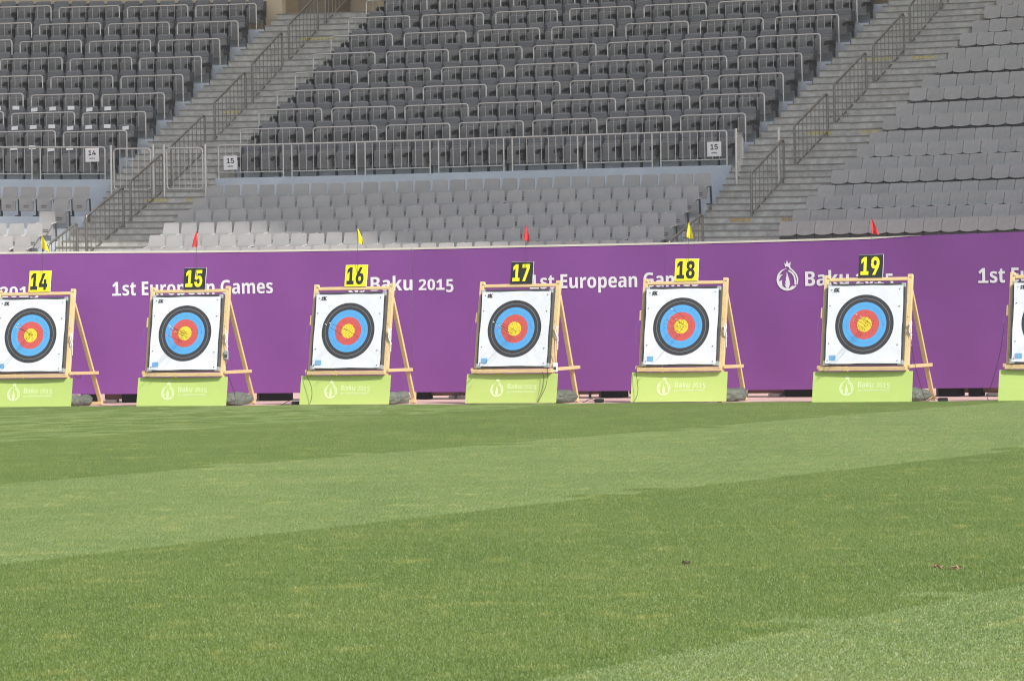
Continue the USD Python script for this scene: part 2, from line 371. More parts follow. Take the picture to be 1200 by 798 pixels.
# ------------------------------------------------------------------ grandstand geometry: rows are arcs about CX, CY
CX, CY, RV = -34.3765, 37.7248, 80.064
def zc(th):
    s = (np.clip(th, .2, .56) - .4) * 80
    return -.00243 * s + .000366 * s ** 2 - 4.98e-5 * s ** 3
def S(th, R, z): return np.array([CX + R * math.sin(th), CY + R * math.cos(th), z + zc(th)])
def th_at(px, R, z): return bisect(lambda t: proj(S(t, R, z))[0][0] - px, .1, 1.0)
TV, HV, TL, HL, GL = .9053, .5519, .68, .3362, 2.2
def vR(r): return RV + TV * r
def vz(r): return 5.14 + (HV * r + .06 if r > 0 else 0)
def a14(r): return .2966 + .00243 * r
def a15l(r): return .3386 + .002057 * r
def a15r(r): return .5222 + .001455 * r
def lR(i): return RV - GL - TL * i
def lz(i): return 4.893 - HL * i                      # top of the seat backs
NL = 7
L15R = [831, 818, 804.3, 791, 777, 763.5, 750]; L15L = [240, 223, 206, 188.8, 171.7, 154.5, 137]
tl15r = [th_at(L15R[i], lR(i), lz(i)) for i in range(NL)]; tl15l = [th_at(L15L[i], lR(i), lz(i)) for i in range(NL)]
S16PX = [912, 928, 943.9, 957, 973, 989, 1003.5, 1018, 1034, 1049, 1065, 1080, 1096, 1110.5, 1124, 1138.5, 1152.5, 1167, 1182]
S16C = [.12, .08, .03, -.03, -.035, -.055, -.09, -.09, -.07, -.07, -.045, -.03, -.01, .0, .02, .06, .07, .11, .15]
N16 = len(S16PX)
def R16(i): return 75.66 + .676 * i
def z16(i): return 3.06 + .3633 * i + S16C[i]           # lower lip of the seats
t16l = [th_at(S16PX[i], R16(i), z16(i)) for i in range(N16)]
# aisle edges as functions of radius
_Ru = [vR(r) for r in range(-1, 12)]
_Rl = [lR(i) for i in range(NL)]
def edge(upper, lower, off_u, off_l):
    xs = _Rl[::-1] + _Ru[1:]; ys = [t + off_l / 77 for t in lower[::-1]] + [upper(r) + off_u / 82 for r in range(0, 12)]
    return lambda R: float(np.interp(R, xs, ys))
E15L = edge(a15l, tl15l, -.12, -.06); E15R = edge(a15r, tl15r, .24, .12)
t14row0 = th_at(107, lR(0), lz(0))
E14R = edge(a14, [t14row0 + (tl15l[i] - tl15l[0]) for i in range(NL)], .24, .06)
E16L = lambda R: float(np.interp(R, [R16(i) for i in range(N16)], t16l)) - .04 / 80 if R < R16(N16 - 1) else t16l[-1] + (R - R16(N16 - 1)) * (t16l[-1] - t16l[-6]) / (5 * .676)
def stair_z(R): return 5.14 + (R - RV) * (.6096 if R > RV else .494)

def ring(ta, tb, Ra, Rb, za, zb, n=None):
    """solid curved slab between the angles ta..tb (numbers or functions of R), radii Ra..Rb, heights za..zb"""
    fa = ta if callable(ta) else (lambda R: ta); fb = tb if callable(tb) else (lambda R: tb)
    n = n or max(2, int(abs(fb(Ra) - fa(Ra)) * 80 / 1.2) + 1)
    V = []
    for R, z in ((Ra, za), (Rb, za), (Rb, zb), (Ra, zb)):
        V += [S(t, R, z) for t in np.linspace(fa(R), fb(R), n)]
    V = np.array(V); F = []
    for q in range(4):
        a, b = q * n, ((q + 1) % 4) * n
        for k in range(n - 1): F += [(a + k, a + k + 1, b + k + 1), (a + k, b + k + 1, b + k)]
    for k in (0, n - 1): F += [(k, n + k, 2 * n + k), (k, 2 * n + k, 3 * n + k)]
    m = trimesh.Trimesh(V, F, process=False); trimesh.repair.fix_normals(m); return m

T0, T9 = .205, .82
stand = thing('grandstand', 'grey concrete terraces of the stadium stand with pale blue painted fronts', 'grandstand')
for r in range(9):                                              # upper tier, two blocks
    for a, b in ((T0, E14R), (E15L, E15R)):
        obj('platform', ring(a, b, vR(r), vR(r + 1) + .25, vz(r) - 1.1, vz(r)), 'concrete', stand)
        if r: obj('riser', ring(a, b, vR(r) - .012, vR(r) - .002, vz(r - 1) - .2, vz(r) + .004), 'blue_paint', stand)
for a, b in ((T0, E14R(RV)), (E15L(RV), E15R(RV))):
    obj('front_wall', ring(a, b, RV - .19, RV - .004, 2.6, vz(0) + .004), 'blue_paint', stand)
for i in range(NL):                                             # lower tier
    for a, b in ((T0, E14R), (E15L, E15R)):
        R0, zt = lR(i) - .45, lz(i) - .80
        obj('platform', ring(a, b, R0, lR(i) + (.23 if i else 1.98), 0 if i == NL - 1 else zt - .9, zt), 'concrete', stand)
        obj('riser', ring(a, b, R0 - .012, R0 - .002, zt - HL - .1, zt + .003), 'blue_paint', stand)
for i in range(N16):                                            # right hand block
    zt = z16(i) - .44
    obj('platform', ring(E16L, T9, R16(i) - .42, R16(i) + .262, zt - 1.0, zt), 'concrete', stand)
for a, b, R, z0, mt in ((T0, E14R(88), 88.3, 9.2, 'beige_wall'), (E15L(88) + .002, .60, 88.3, 9.2, 'beige_wall'), (.30, .40, 91.2, 9.2, 'beige_wall'), (.60, .90, 90.2, 9.0, 'concrete')):
    obj('rear_wall', ring(a, b, R, R + .3, z0, 15.0), mt, stand)
obj('doorway', ring(E14R(88.6) + .0015, E14R(88.6) + .0105, 88.9, 91.0, 9.2, 13), 'recess_shade', stand)  # solid block whose dark colour paints the shade of a recess
obj('landing', ring(E14R, E15L, 88.2, 91.3, 9.4, 10.1), 'concrete', stand)

# stairways: every step is its own piece
def steps(st, EL, ER, marks):
    R = 74.6
    k = 0
    while R < 88.1:
        up_ = R > RV - .05
        tr, rs = (TV / 3, .184) if up_ else (.34, .168)
        z = stair_z(R + tr * .0) + rs
        s = obj('step', ring(EL, ER, R, R + tr + .06, z - rs - 1.3, z - .024, 6), 'step_concrete', st)
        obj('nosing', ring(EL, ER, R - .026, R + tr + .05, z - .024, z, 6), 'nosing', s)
        for mz, mf0, mf1, mm in marks:
            if mz <= z < mz + rs:
                a, b = EL(R), ER(R)
                for q in range(6):
                    t0 = a + (b - a) * (mf0 + (mf1 - mf0) * q / 6); t1 = a + (b - a) * (mf0 + (mf1 - mf0) * (q + .8) / 6)
                    obj('painted_mark', ring(t0, t1, R - .006, R + .01, z - .125, z - .05, 2), mm, st)
        R += tr; k += 1
st1 = thing('stairway', 'pale concrete stairs rising between the two blocks of padded seats', 'stairs')
steps(st1, lambda R: E14R(R) + .0004, lambda R: E15L(R) - .0004, [(4.53, .40, .62, 'yellow_paint'), (4.53, .80, .97, 'yellow_paint'), (7.1, .45, .62, 'yellow_paint'), (9.3, .5, .85, 'yellow_paint')])
st2 = thing('stairway', 'grey concrete stairs beside the unpadded seat block at the right', 'stairs')
steps(st2, lambda R: E15R(R) + .0004, lambda R: E16L(R) - .0004, [(3.7, .30, .5, 'orange_paint'), (3.7, .8, .98, 'orange_paint'), (5.9, .36, .58, 'yellow_paint'), (5.9, .82, .98, 'yellow_paint'), (8.0, .3, .52, 'yellow_paint'), (8.0, .7, .9, 'yellow_paint')])

# roof over the stand: its shade covers all but the lowest rows at the left
SH = []
for px, R, z in ((-60, lR(1), lz(1) - .3), (50, lR(2), lz(2) + .1), (170, lR(3), lz(3) + .26), (290, lR(3), lz(3) + .16), (316, lR(3), lz(3) - .12), (415, lR(4), lz(4) + .10), (446, lR(4), lz(4) - .18), (590, lR(5), lz(5) + .06), (800, lR(6), lz(6) - .05)):
    p = S(th_at(px, R, z), R, z); q = p + SUN * (27 - p[2]) / SUN[2]
    SH.append((math.atan2(q[0] - CX, q[1] - CY), math.hypot(q[0] - CX, q[1] - CY)))
SH.sort()
th = np.linspace(-.25, 1.45, 120); rin = np.interp(th, [s[0] for s in SH], [s[1] for s in SH])
Vr = []
for R_, z in ((rin, 27.0), (np.full_like(th, 112), 29.5)):
    Vr.append(np.stack([CX + R_ * np.sin(th), CY + R_ * np.cos(th), np.full_like(th, z)], 1))
n_ = len(th); F = []
for q in range(1):
    a, b = q * n_, n_
    for k in range(n_ - 1): F += [(a + k, a + k + 1, b + k + 1), (a + k, b + k + 1, b + k)]
mr = trimesh.Trimesh(np.concatenate(Vr), F, process=False)
roof = thing('stand_roof', 'pale membrane roof sheltering the stand', 'roof')
obj('membrane', mr, 'roof_sheet', roof)
obj('edge_tube', tube(Vr[0] + np.stack([.3 * np.sin(th), .3 * np.cos(th), np.full_like(th, .12)], 1), .16, 8), 'rail_steel', roof, 60)

# ------------------------------------------------------------------ seats
def arm_profile():
    return Polygon([(.06, .47), (.06, .56), (-.10, .585), (-.32, .580), (-.48, .555), (-.53, .51), (-.53, .455), (-.47, .44), (-.41, .465), (-.36, .50), (-.24, .515), (-.12, .50)])
def arm(x, w=.065):
    m = trimesh.creation.extrude_polygon(arm_profile(), w, engine='earcut')       # in xy -> (y,z), thickness along x
    v = m.vertices.copy(); m.vertices = np.c_[x - w / 2 + v[:, 2], v[:, 0], v[:, 1]]; trimesh.repair.fix_normals(m); return m
def build_padded(left_arm):
    def b(p):
        obj('backrest', box(.455, .075, .44, (0, .02, .54), -.12, .018), 'seat_fabric', p, 40)
        obj('headrest', box(.465, .09, .20, (0, .055, .845), -.10, .042), 'seat_headrest', p, 40)
        obj('cushion', box(.445, .12, .45, (0, -.095, .45), -.10, .03), 'seat_fabric', p, 40)
        for x in ((-.276, .276) if left_arm else (.276,)):
            obj('armrest', arm(x), 'black_plastic', p)
            obj('leg', cat_([box(.035, .10, .54, (x, .03, .26)), box(.04, .22, .16, (x, -.10, .40), -.2), box(.085, .04, .46, (x, .065, .63), -.10)]), 'dark_steel', p)  # last dark plate is added, standing in for shade between the seats
    return b
JG = np.random.default_rng(77)
PAD, PADL = Proto(build_padded(False)), Proto(build_padded(True))
ORDS = ['lowest', 'second', 'third', 'fourth', 'fifth', 'sixth', 'seventh', 'eighth', 'ninth', 'tenth', 'eleventh', 'twelfth', 'thirteenth', 'fourteenth', 'fifteenth', 'sixteenth', 'seventeenth', 'eighteenth', 'nineteenth', 'twentieth']
NTH = ['first', 'second', 'third', 'fourth', 'fifth', 'sixth', 'seventh', 'eighth', 'ninth', 'tenth', 'eleventh', 'twelfth', 'thirteenth', 'fourteenth', 'fifteenth', 'sixteenth', 'seventeenth', 'eighteenth', 'nineteenth', 'twentieth'] + ['twenty-' + w for w in 'first second third fourth fifth sixth seventh eighth ninth'.split()] + ['thirtieth', 'thirty-first', 'thirty-second']
ORD = ['front', 'second', 'third', 'fourth', 'fifth', 'sixth', 'seventh', 'eighth', 'ninth', 'tenth']
def visible(P, m=14, top=6):
    q = proj(P)[0]; return -m < q[0] < 1200 + m and q[1] > -top
PAPERS = []
stuffm = []
for r in range(9):
    Rs, z = vR(r) + .60, vz(r)
    for blk in (14, 15):
        if blk == 15:
            a, b = a15l(r) + .33 / Rs, a15r(r) + .02 / Rs; n = int(round((b - a) * Rs / .55))
        else:
            b = a14(r) + .02 / Rs; n = 17; a = b - n * .55 / Rs
        for k in range(n):
            t = a + (b - a) * (k + .5) / n; P = S(t, Rs, z)
            if not visible(P + [0, 0, .1], 16, -1): continue
            pr = PADL if (k == 0 and blk == 15) else PAD
            side = 'left hand block' if blk == 14 else 'middle block'
            pr.put('padded_seat', f'grey padded seat, {side}, {ORD[r]} row above the rail, {NTH[k] if blk == 15 else NTH[n - 1 - k]} from the stairs', 'seat', P + [0, 0, JG.normal(0, .005)], -t + JG.normal(0, .022), f'padded seats, {side}, {ORD[r]} row')
            px = proj(P)[0][0]
            if blk == 14 and r < 3 and px < (92, 160, 140)[r]: PAPERS.append((P, t, r))
def build_sheet(seed):
    def b(p):
        g_ = np.random.default_rng(seed); w, h = .20, .105
        xs, zs = np.linspace(-w / 2, w / 2, 5), np.linspace(0, h, 4); V = []
        for z_ in zs:
            for x_ in xs: V.append((x_ + g_.normal(0, .002), -.004 * math.sin(x_ * 14 + seed) - .012 * (1 - z_ / h) ** 2, z_ + .012 * math.sin(seed + x_ * 6)))
        F = [(j * 5 + i, j * 5 + i + 1, (j + 1) * 5 + i + 1) for j in range(3) for i in range(4)] + [(j * 5 + i, (j + 1) * 5 + i + 1, (j + 1) * 5 + i) for j in range(3) for i in range(4)]
        m = trimesh.Trimesh(V, F, process=False)
        m2 = m.copy(); m2.vertices = m2.vertices + [0, .0015, 0]; m2.invert()
        obj('sheet', cat_([m, m2]), 'paper', p, True)
    return b
SHEETS = [Proto(build_sheet(k)) for k in range(3)]
for n, (P, t, r) in enumerate(PAPERS):
    q = P + np.array([-math.sin(t), -math.cos(t), 0]) * .012 + [0, 0, .80 + .02 * ((n * 7) % 3)]
    SHEETS[n % 3].put('paper_notice', f'white paper notice, {ORD[r]} padded row of left block, {NTH[sum(1 for q_ in PAPERS[:n] if q_[2] == r)]} from the left', 'paper', q, -t + .06 * ((n * 5) % 3 - 1), f'paper notices on seats of the {ORD[r]} row')

def seat_plate(w0, w1, h, d, r, bulge=0.0, lip=0.0, seg=6):
    """plate in the xz plane: w0 wide at the bottom, w1 at the top, depth d; bulge bows it forward, lip bows the lower edge down"""
    p = Polygon([(-w0 / 2, 0)] + [(w0 * (k / seg - .5), -lip * (1 - (2 * k / seg - 1) ** 2)) for k in range(1, seg)] + [(w0 / 2, 0), (w1 / 2, h), (-w1 / 2, h)]).buffer(-r).buffer(r, quad_segs=3)
    m = trimesh.creation.extrude_polygon(p, d, engine='earcut'); v = m.vertices.copy()
    x, z, y = v[:, 0], v[:, 1], v[:, 2]
    m.vertices = np.c_[x, y - d / 2 + bulge * (2 * x / w0) ** 2, z]; trimesh.repair.fix_normals(m); return m
def rotx(m, a, c):
    m.apply_transform(trimesh.transformations.rotation_matrix(a, (1, 0, 0), c)); return m
def build_folding(left_arm):
    def b(p):
        back = seat_plate(.468, .405, .36, .03, .035); back.apply_translation((0, 0, .445)); rotx(back, -.20, (0, 0, .445))
        obj('backrest', back, 'seat_plastic', p)
        pan = seat_plate(.39, .43, .36, .045, .04); pan.apply_translation((0, -.085, .15)); rotx(pan, -.08, (0, -.085, .45))
        pn = obj('seat', pan, 'seat_plastic', p)
        for zz in (.25, .30):
            obj('slot', box(.15, .006, .018, (0, -.123, zz), -.08), 'dark_steel', pn)
        for x in ((-.245, .245) if left_arm else (.245,)):
            obj('armrest', cat_([tube([(x, .03, .50), (x, -.10, .475), (x, -.24, .455), (x, -.29, .43)], .020, 6)]), 'seat_plastic_arm', p, 60)
            obj('leg', cat_([box(.03, .05, .47, (x, .02, .235), .06), box(.03, .26, .03, (x, -.08, .015))]), 'dark_steel', p)
    return b
FOLD, FOLDL = Proto(build_folding(False)), Proto(build_folding(True))
fold_count = 0
for i in range(NL):
    z, R = lz(i) - .80, lR(i)
    a, b = tl15l[i] + .02 / R, tl15r[i] + .04 / R; n = int(round((b - a) * R / .5))
    for k in range(n):
        t = a + (b - a) * (k + .5) / n; P = S(t, R, z)
        if not visible(P): continue
        if proj(P + [0, 0, .85])[0][1] > 297 - .02 * proj(P)[0][0] + 4: continue
        (FOLDL if k == 0 else FOLD).put('folding_seat', f'grey folding seat, {ORD[i] if i else chr(116) + "op"} row under the middle blue wall, {NTH[k]} from the left stairs', 'seat', P + [0, 0, JG.normal(0, .006)], -t + JG.normal(0, .03), f'folding seats of the {ORD[i]} row below the wall')
def fold14(px_list, i, label, group=None):
    R, z = lR(i), lz(i)
    for k, px in enumerate(px_list):
        t = th_at(px, R, z); FOLDL.put('folding_seat', label + (f', {NTH[k]} from the stairs' if len(px_list) > 1 else ''), 'seat', S(t, R, z - .80), -t, group)
w14 = 20.9
fold14([95 - w14 * k for k in range(7)], 0, 'grey slotted folding seat under the left blue wall', 'folding seats below the left wall')
fold14([71], 1, 'single shaded grey folding seat below the row of slotted seats at the left', None)
fold14([55], 2, 'single sunlit folding seat above the yellow flag at the far left', None)
fold14([39.5 - w14 * k for k in range(4)], 3, 'sunlit seat in the upper sunny row at far left', 'upper row of sunlit seats at the far left')
fold14([26 - w14 * k for k in range(3)], 4, 'sunlit seat in the lowest row at far left', 'lowest row of sunlit seats at the far left')

def build_shell(p):
    back = seat_plate(.487, .478, .312, .035, .03, bulge=.03, lip=.042); back.apply_translation((0, -.02, .548)); rotx(back, -.20, (0, 0, .548))
    v = back.vertices; top = np.clip((v[:, 2] - .74) / .13, 0, 1); v[:, 1] += .05 * top ** 2; back.vertices = v
    obj('backrest', back, 'shell_plastic', p, 40)
    pan = seat_plate(.46, .47, .26, .05, .03, lip=.03); pan.apply_translation((0, .05, .24)); obj('seat', pan, 'dark_steel', p)  # pan coloured dark to carry the shade under the seat lip
    obj('leg', box(.05, .08, .46, (0, .08, .23)), 'dark_steel', p)
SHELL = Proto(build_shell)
for i in range(N16):
    R, z = R16(i), z16(i) - .44; a = t16l[i]
    for k in range(22):
        t = a + (.25 + .497 * k) / R; P = S(t, R, z + (-.016 if i % 2 else .018))
        if not visible(P + [0, 0, .4], 14, 0): continue
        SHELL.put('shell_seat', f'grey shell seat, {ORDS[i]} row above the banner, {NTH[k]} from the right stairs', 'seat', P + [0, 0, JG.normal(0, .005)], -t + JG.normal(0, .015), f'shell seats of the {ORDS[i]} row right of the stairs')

# ------------------------------------------------------------------ rails of the stand
def build_rail(L, h=.74, bal=8):
    def b(p):
        pts = [(-L / 2, 0, 0)] + arc_corner((-L / 2, 0, 0), (-L / 2, 0, h), (L / 2, 0, h), .09) + arc_corner((-L / 2, 0, h), (L / 2, 0, h), (L / 2, 0, 0), .09) + [(L / 2, 0, 0)]
        obj('rail_frame', tube(pts, .021, 8), 'rail_steel', p, 60)
        for k in range(1, bal + 1):
            x = -L / 2 + L * k / (bal + 1); obj('baluster', tube([(x, 0, .0), (x, 0, h - .01)], .0085, 5), 'rail_steel', p, 60)
    return b
RAIL = Proto(build_rail(1.87))
for r in range(1, 9):
    R, z = vR(r) + .03, vz(r)
    n = 7; a, b = a15l(r), a15r(r); pitch = (b - a + .26 / R) / n
    for k in range(n):
        t = a + pitch * k + 1.87 / 2 / R; P = S(t, R, z)
        if visible(P + [0, 0, .3], 40, 0):
            RAIL.put('seat_row_rail', f'steel guard rail before the {ORD[r]} padded row, middle block, {NTH[k]} from the left stairs', 'guard rail', P, -t, f'guard rails of the {ORD[r]} row, middle block')
    for k in range(6):
        t = a14(r) - (2.12 * k + .935) / R; P = S(t, R, z)
        if visible(P + [0, 0, .3], 40, 0):
            RAIL.put('seat_row_rail', f'steel guard rail before the {ORD[r]} padded row, left block, {NTH[k]} from the stairs', 'guard rail', P, -t, f'guard rails of the {ORD[r]} row, left block')
def front_rail(a, b, n, label, gapends):
    R, z, h = RV - .09, vz(0), .885
    t = thing('front_rail', label, 'railing')
    pts = [S(q, R, z + h) for q in np.linspace(a, b, 4 * n + 1)]
    lo, hi = S(a, R, z), S(b, R, z)
    path = ([lo] + arc_corner(lo, pts[0], pts[1], .08) if gapends[0] else [pts[0]]) + pts[1:-1] + (arc_corner(pts[-2], pts[-1], hi, .08) + [hi] if gapends[1] else [pts[-1]])
    obj('top_rail', tube(path, .023, 8), 'rail_steel', t, 60)
    pitch = (b - a + .25 / R) / n
    for k in range(n):
        t0 = a + pitch * k; t1 = t0 + pitch - .25 / R
        for q, e in ((t0, k > 0 or not gapends[0]), (t1, k < n - 1 or not gapends[1])):
            if e: obj('post', tube([S(q, R, z), S(q, R, z + h)], .022, 8), 'rail_steel', t, 60)
        obj('lower_rail', tube([S(q, R, z + .155) for q in np.linspace(t0, t1, 4)], .017, 6), 'rail_steel', t, 60)
        for j in range(1, 9):
            q = t0 + (t1 - t0) * j / 9; obj('baluster', tube([S(q, R, z + .155), S(q, R, z + h)], .0095, 5), 'rail_steel', t, 60)
t255, t851 = th_at(256, RV - .09, 6.02), th_at(851.5, RV - .09, 6.02)
t123 = th_at(122.8, RV - .09, 6.02); p15 = (t851 - t255 + .25 / RV) / 7
front_rail(t255, t851, 7, 'steel railing along the top of the wall before the middle block', (True, True))
front_rail(t123 - 4 * p15 + .25 / RV, t123, 4, 'steel railing along the wall before the left block', (False, True))

def sector_sign(num, px0, px1, py0, py1, label):
    R = RV - .128; pc = (px0 + px1) / 2
    zt = bisect(lambda z_: proj(S(th_at(pc, R, z_), R, z_))[0][1] - py1, 4, 8); t = th_at(pc, R, zt)
    o = thing('sector_sign', label, 'sign', S(t, R, zt), -t); w, h = .40, .375
    obj('panel', box(w, .008, h, (0, 0, h / 2)), 'sign_white', o)
    for txt, hh, zz, wt in ((num, .135, .175, 700), ('sektor', .042, .075, 600)):
        s = text_shape(txt, hh, 'head', wt); bx_ = s.bounds
        m = extrude(affinity.translate(s, -(bx_[0] + bx_[2]) / 2, zz), .003); v = m.vertices.copy(); m.vertices = np.c_[v[:, 0], -v[:, 2] - .004, v[:, 1]]; trimesh.repair.fix_normals(m)
        obj('numerals' if hh > .1 else 'lettering', m, 'ink_black', o)
sector_sign('14', 100.3, 116, 172.8, 189.8, 'white sign reading 14 hanging on the left railing')
sector_sign('15', 262.7, 277.7, 182.8, 199.2, 'white sign reading 15 at the left end of the middle railing')
sector_sign('15', 829.3, 845, 167.4, 183.6, 'white sign reading 15 at the right end of the middle railing')

# handrails on the stairs
def stair_foot(px, py):
    """the point of the stairs where the foot of a post is seen"""
    R = bisect(lambda R_: proj(S(th_at(px, R_, stair_z(R_)), R_, stair_z(R_)))[0][1] - py, 72.0, 92.0)
    return R, S(th_at(px, R, stair_z(R)), R, stair_z(R))
def stair_panel(f0, f1, name_label, group):
    A, B = stair_foot(*f0)[1], stair_foot(*f1)[1]
    t = thing('stair_handrail', name_label, 'handrail', group=group)
    up_ = np.array([0, 0, 1.]); At, Bt = A + up_ * 1.10, B + up_ * 1.12
    path = [A - up_ * .05] + arc_corner(A, At, Bt, .07, 4) + arc_corner(At, Bt, B, .14, 6) + [B - up_ * .05]
    obj('rail_frame', tube(path, .033, 8), 'bronze_steel', t, 60)
    obj('lower_rail', tube([A + up_ * .10, B + up_ * .12], .021, 6), 'bronze_steel', t, 60)
    for k in range(1, 8):
        q = k / 8; obj('baluster', tube([A + (B - A) * q + up_ * .11, At + (Bt - At) * q - up_ * (.05 if q > .85 else 0)], .0125, 5), 'bronze_steel', t, 60)
LP = [((57, 337), (91, 311)), ((101.5, 303), (145, 268.5)), ((153.5, 261), (192, 228)), ((201.5, 219), (240.5, 182)), ((252, 167.4), (288, 131)), ((296, 121.5), (331, 84)), ((339, 75), (372.7, 40)), ((381.5, 31), (414, -4))]
RP = [((784, 338), (824, 304)), ((881, 256), (919, 215)), ((931.7, 199), (970, 160)), ((978, 150), (1015.3, 111.5)), ((1024, 103), (1059.6, 65)), ((1066.7, 56), (1103, 14)), ((1111, 5), (1146, -34))]
WH = ['lowest', 'second lowest', 'third', 'fourth', 'fifth', 'sixth', 'seventh', 'eighth']
for k, (a, b) in enumerate(LP): stair_panel(a, b, f'{WH[k]} sloping handrail panel on the stairs between the padded blocks', 'handrails on the left stairs')
for k, (a, b) in enumerate(RP): stair_panel(a, b, f'{WH[k]} sloping handrail panel on the stairs beside the shell seats', 'handrails on the right stairs')

# gates at the foot of the upper tier
RG = stair_foot(186, 232)[0]
def gate(pa, pb, R, label, swing=None, top=1.43):
    z = stair_z(R); ta, tb = th_at(pa, R, z + .7), th_at(pb, R, z + .7)
    A, B = S(ta, R, z), S(tb, R, z); t = thing('gate', label, 'gate'); up_ = np.array([0, 0, 1.])
    for Q in (A, B): obj('post', tube([Q - up_ * .1, Q + up_ * top], .035, 10), 'rail_steel', t, 60)
    e = (B - A) / np.linalg.norm(B - A); L = np.linalg.norm(B - A)
    if swing is not None: e = swing / np.linalg.norm(swing)
    o = A + e * .08; w = L - .16; lo, hi = .22, 1.33
    c = [o + up_ * lo, o + up_ * hi, o + e * w + up_ * hi, o + e * w + up_ * lo]
    pts = []
    for k in range(4): pts += arc_corner(c[k - 1], c[k], c[(k + 1) % 4], .12, 5)
    pts.append(pts[0]); obj('leaf_frame', tube(pts, .022, 8, False), 'rail_steel', t, 60)
    for k in range(1, 6):
        q = o + e * w * k / 6; obj('baluster', tube([q + up_ * lo, q + up_ * hi], .009, 5), 'rail_steel', t, 60)
gate(130.5, 180, RG, 'left steel gate leaf with rounded corners at the foot of the upper stairs')
gate(192.5, 241, RG, 'right steel gate leaf with rounded corners beside the middle block')
RG2 = stair_foot(863, 217)[0]
gate(863, 913, RG2, 'open steel gate seen edge on beside the right end of the wall', np.array([.20, .98, 0.0]))

# ------------------------------------------------------------------ banner
from scipy.interpolate import CubicSpline
bx_px = [-90, 0, 300, 600, 900, 1170, 1290]
b_depth = CubicSpline(bx_px, [75.5, 75.4, 75.0, 73.7, 71.9, 69.8, 68.8])
b_top = CubicSpline(bx_px, [297.0, 295.6, 293.3, 288.0, 281.5, 272.8, 268.2]); b_bot = CubicSpline(bx_px, [463.2, 462.5, 460.7, 458.8, 456.8, 454.3, 453.0])
def banner_pt(px, v, off=0.0):
    """v: height above ground; the sheet stands upright on a gentle curve in plan"""
    d = float(b_depth(px)); p = at(px, 399, d); n = at(px + 4, 399, float(b_depth(px + 4))) - p
    n = np.array([n[1], -n[0], 0]); n /= np.linalg.norm(n)
    rip = .009 * math.sin(px * .055 + 1.3 * v) + .010 * math.sin(px * .023 + 2 * v + 1)
    q = p + n * (off + rip); return np.array([q[0], q[1], v])
def z_of(px, py): d = float(b_depth(px)); return at(px, py, d)[2]
banner = thing('banner', 'long purple printed banner with white event lettering standing behind the targets', 'banner')
def b_sheet(p0, p1, lo, hi, off, th_, rows=6):
    n = max(2, int((p1 - p0) / 14)); V, F = [], []
    for side in (off + th_ / 2, off - th_ / 2):
        for k in range(n + 1):
            px = p0 + (p1 - p0) * k / n
            a, b = lo(px), hi(px)
            for j in range(rows + 1): V.append(banner_pt(px, a + (b - a) * j / rows, side))
    m = rows + 1; N = (n + 1) * m
    for s in (0, 1):
        for k in range(n):
            for j in range(rows):
                a = s * N + k * m + j; q = [(a, a + m, a + m + 1), (a, a + m + 1, a + 1)]
                F += q if s == 0 else [t[::-1] for t in q]
    rim = [k * m for k in range(n + 1)] + [n * m + j for j in range(1, m)] + [k * m + rows for k in range(n - 1, -1, -1)] + [j for j in range(rows - 1, 0, -1)]
    for i_ in range(len(rim)):
        a, b = rim[i_], rim[(i_ + 1) % len(rim)]; F += [(a, a + N, b + N), (a, b + N, b)]
    t = trimesh.Trimesh(V, F, process=False); trimesh.repair.fix_normals(t); return t
zt = lambda px: z_of(px, float(b_top(px))); zb = lambda px: z_of(px, float(b_bot(px)))
HEM = lambda px: .034 * min(1, max(.03, (1080 - px) / 60))
for k, (p0, p1) in enumerate(((-85, 229.85), (230, 484), (484.5, 779.85), (780, 1285))):
    obj('panel', b_sheet(p0, p1, zb, lambda px: zt(px) - HEM(px), 0, .02), 'banner_purple', banner, 50)
    obj('hem', b_sheet(p0, min(p1, 1080), lambda px: zt(px) - HEM(px) - .0005, lambda px: zt(px) + .001, .003, .028, 1), 'banner_hem', banner)
def b_print(shape, px0, px1, base, name, depth=.004):
    x0, _, x1, _ = shape.bounds; m = extrude(shape, depth); v = m.vertices.copy()
    m.vertices = np.array([banner_pt(px0 + (px1 - px0) * (a - x0) / (x1 - x0), base + b, .0135 + c) for a, b, c in v]); trimesh.repair.fix_normals(m)
    obj(name, m, 'banner_white', banner)
CAPH = .247
T1 = text_shape('1st European Games', CAPH); T2 = text_shape('Baku 2015', CAPH, oldstyle=True)
EMB = emblem_shape(.52)
BZ = 1.925
T1w, T2w = T1.bounds[2] - T1.bounds[0], T2.bounds[2] - T2.bounds[0]
for shp, a, b, dz in ((T2, -61, 46, 0), (T1, 132.5, 321, 0), (T2, 436, 532.5, .01), (T1, 622, 820, 0), (T2, 945, 1048, -.03), (T1, 1148, 1358, -.03)):
    b_print(shp, a, b, BZ + dz, 'lettering')
for a, b, dz in ((-96, -70, 0), (407.5, 431, .01), (912, 937, -.03)): b_print(EMB, a, b, BZ - .075 + dz, 'emblem')
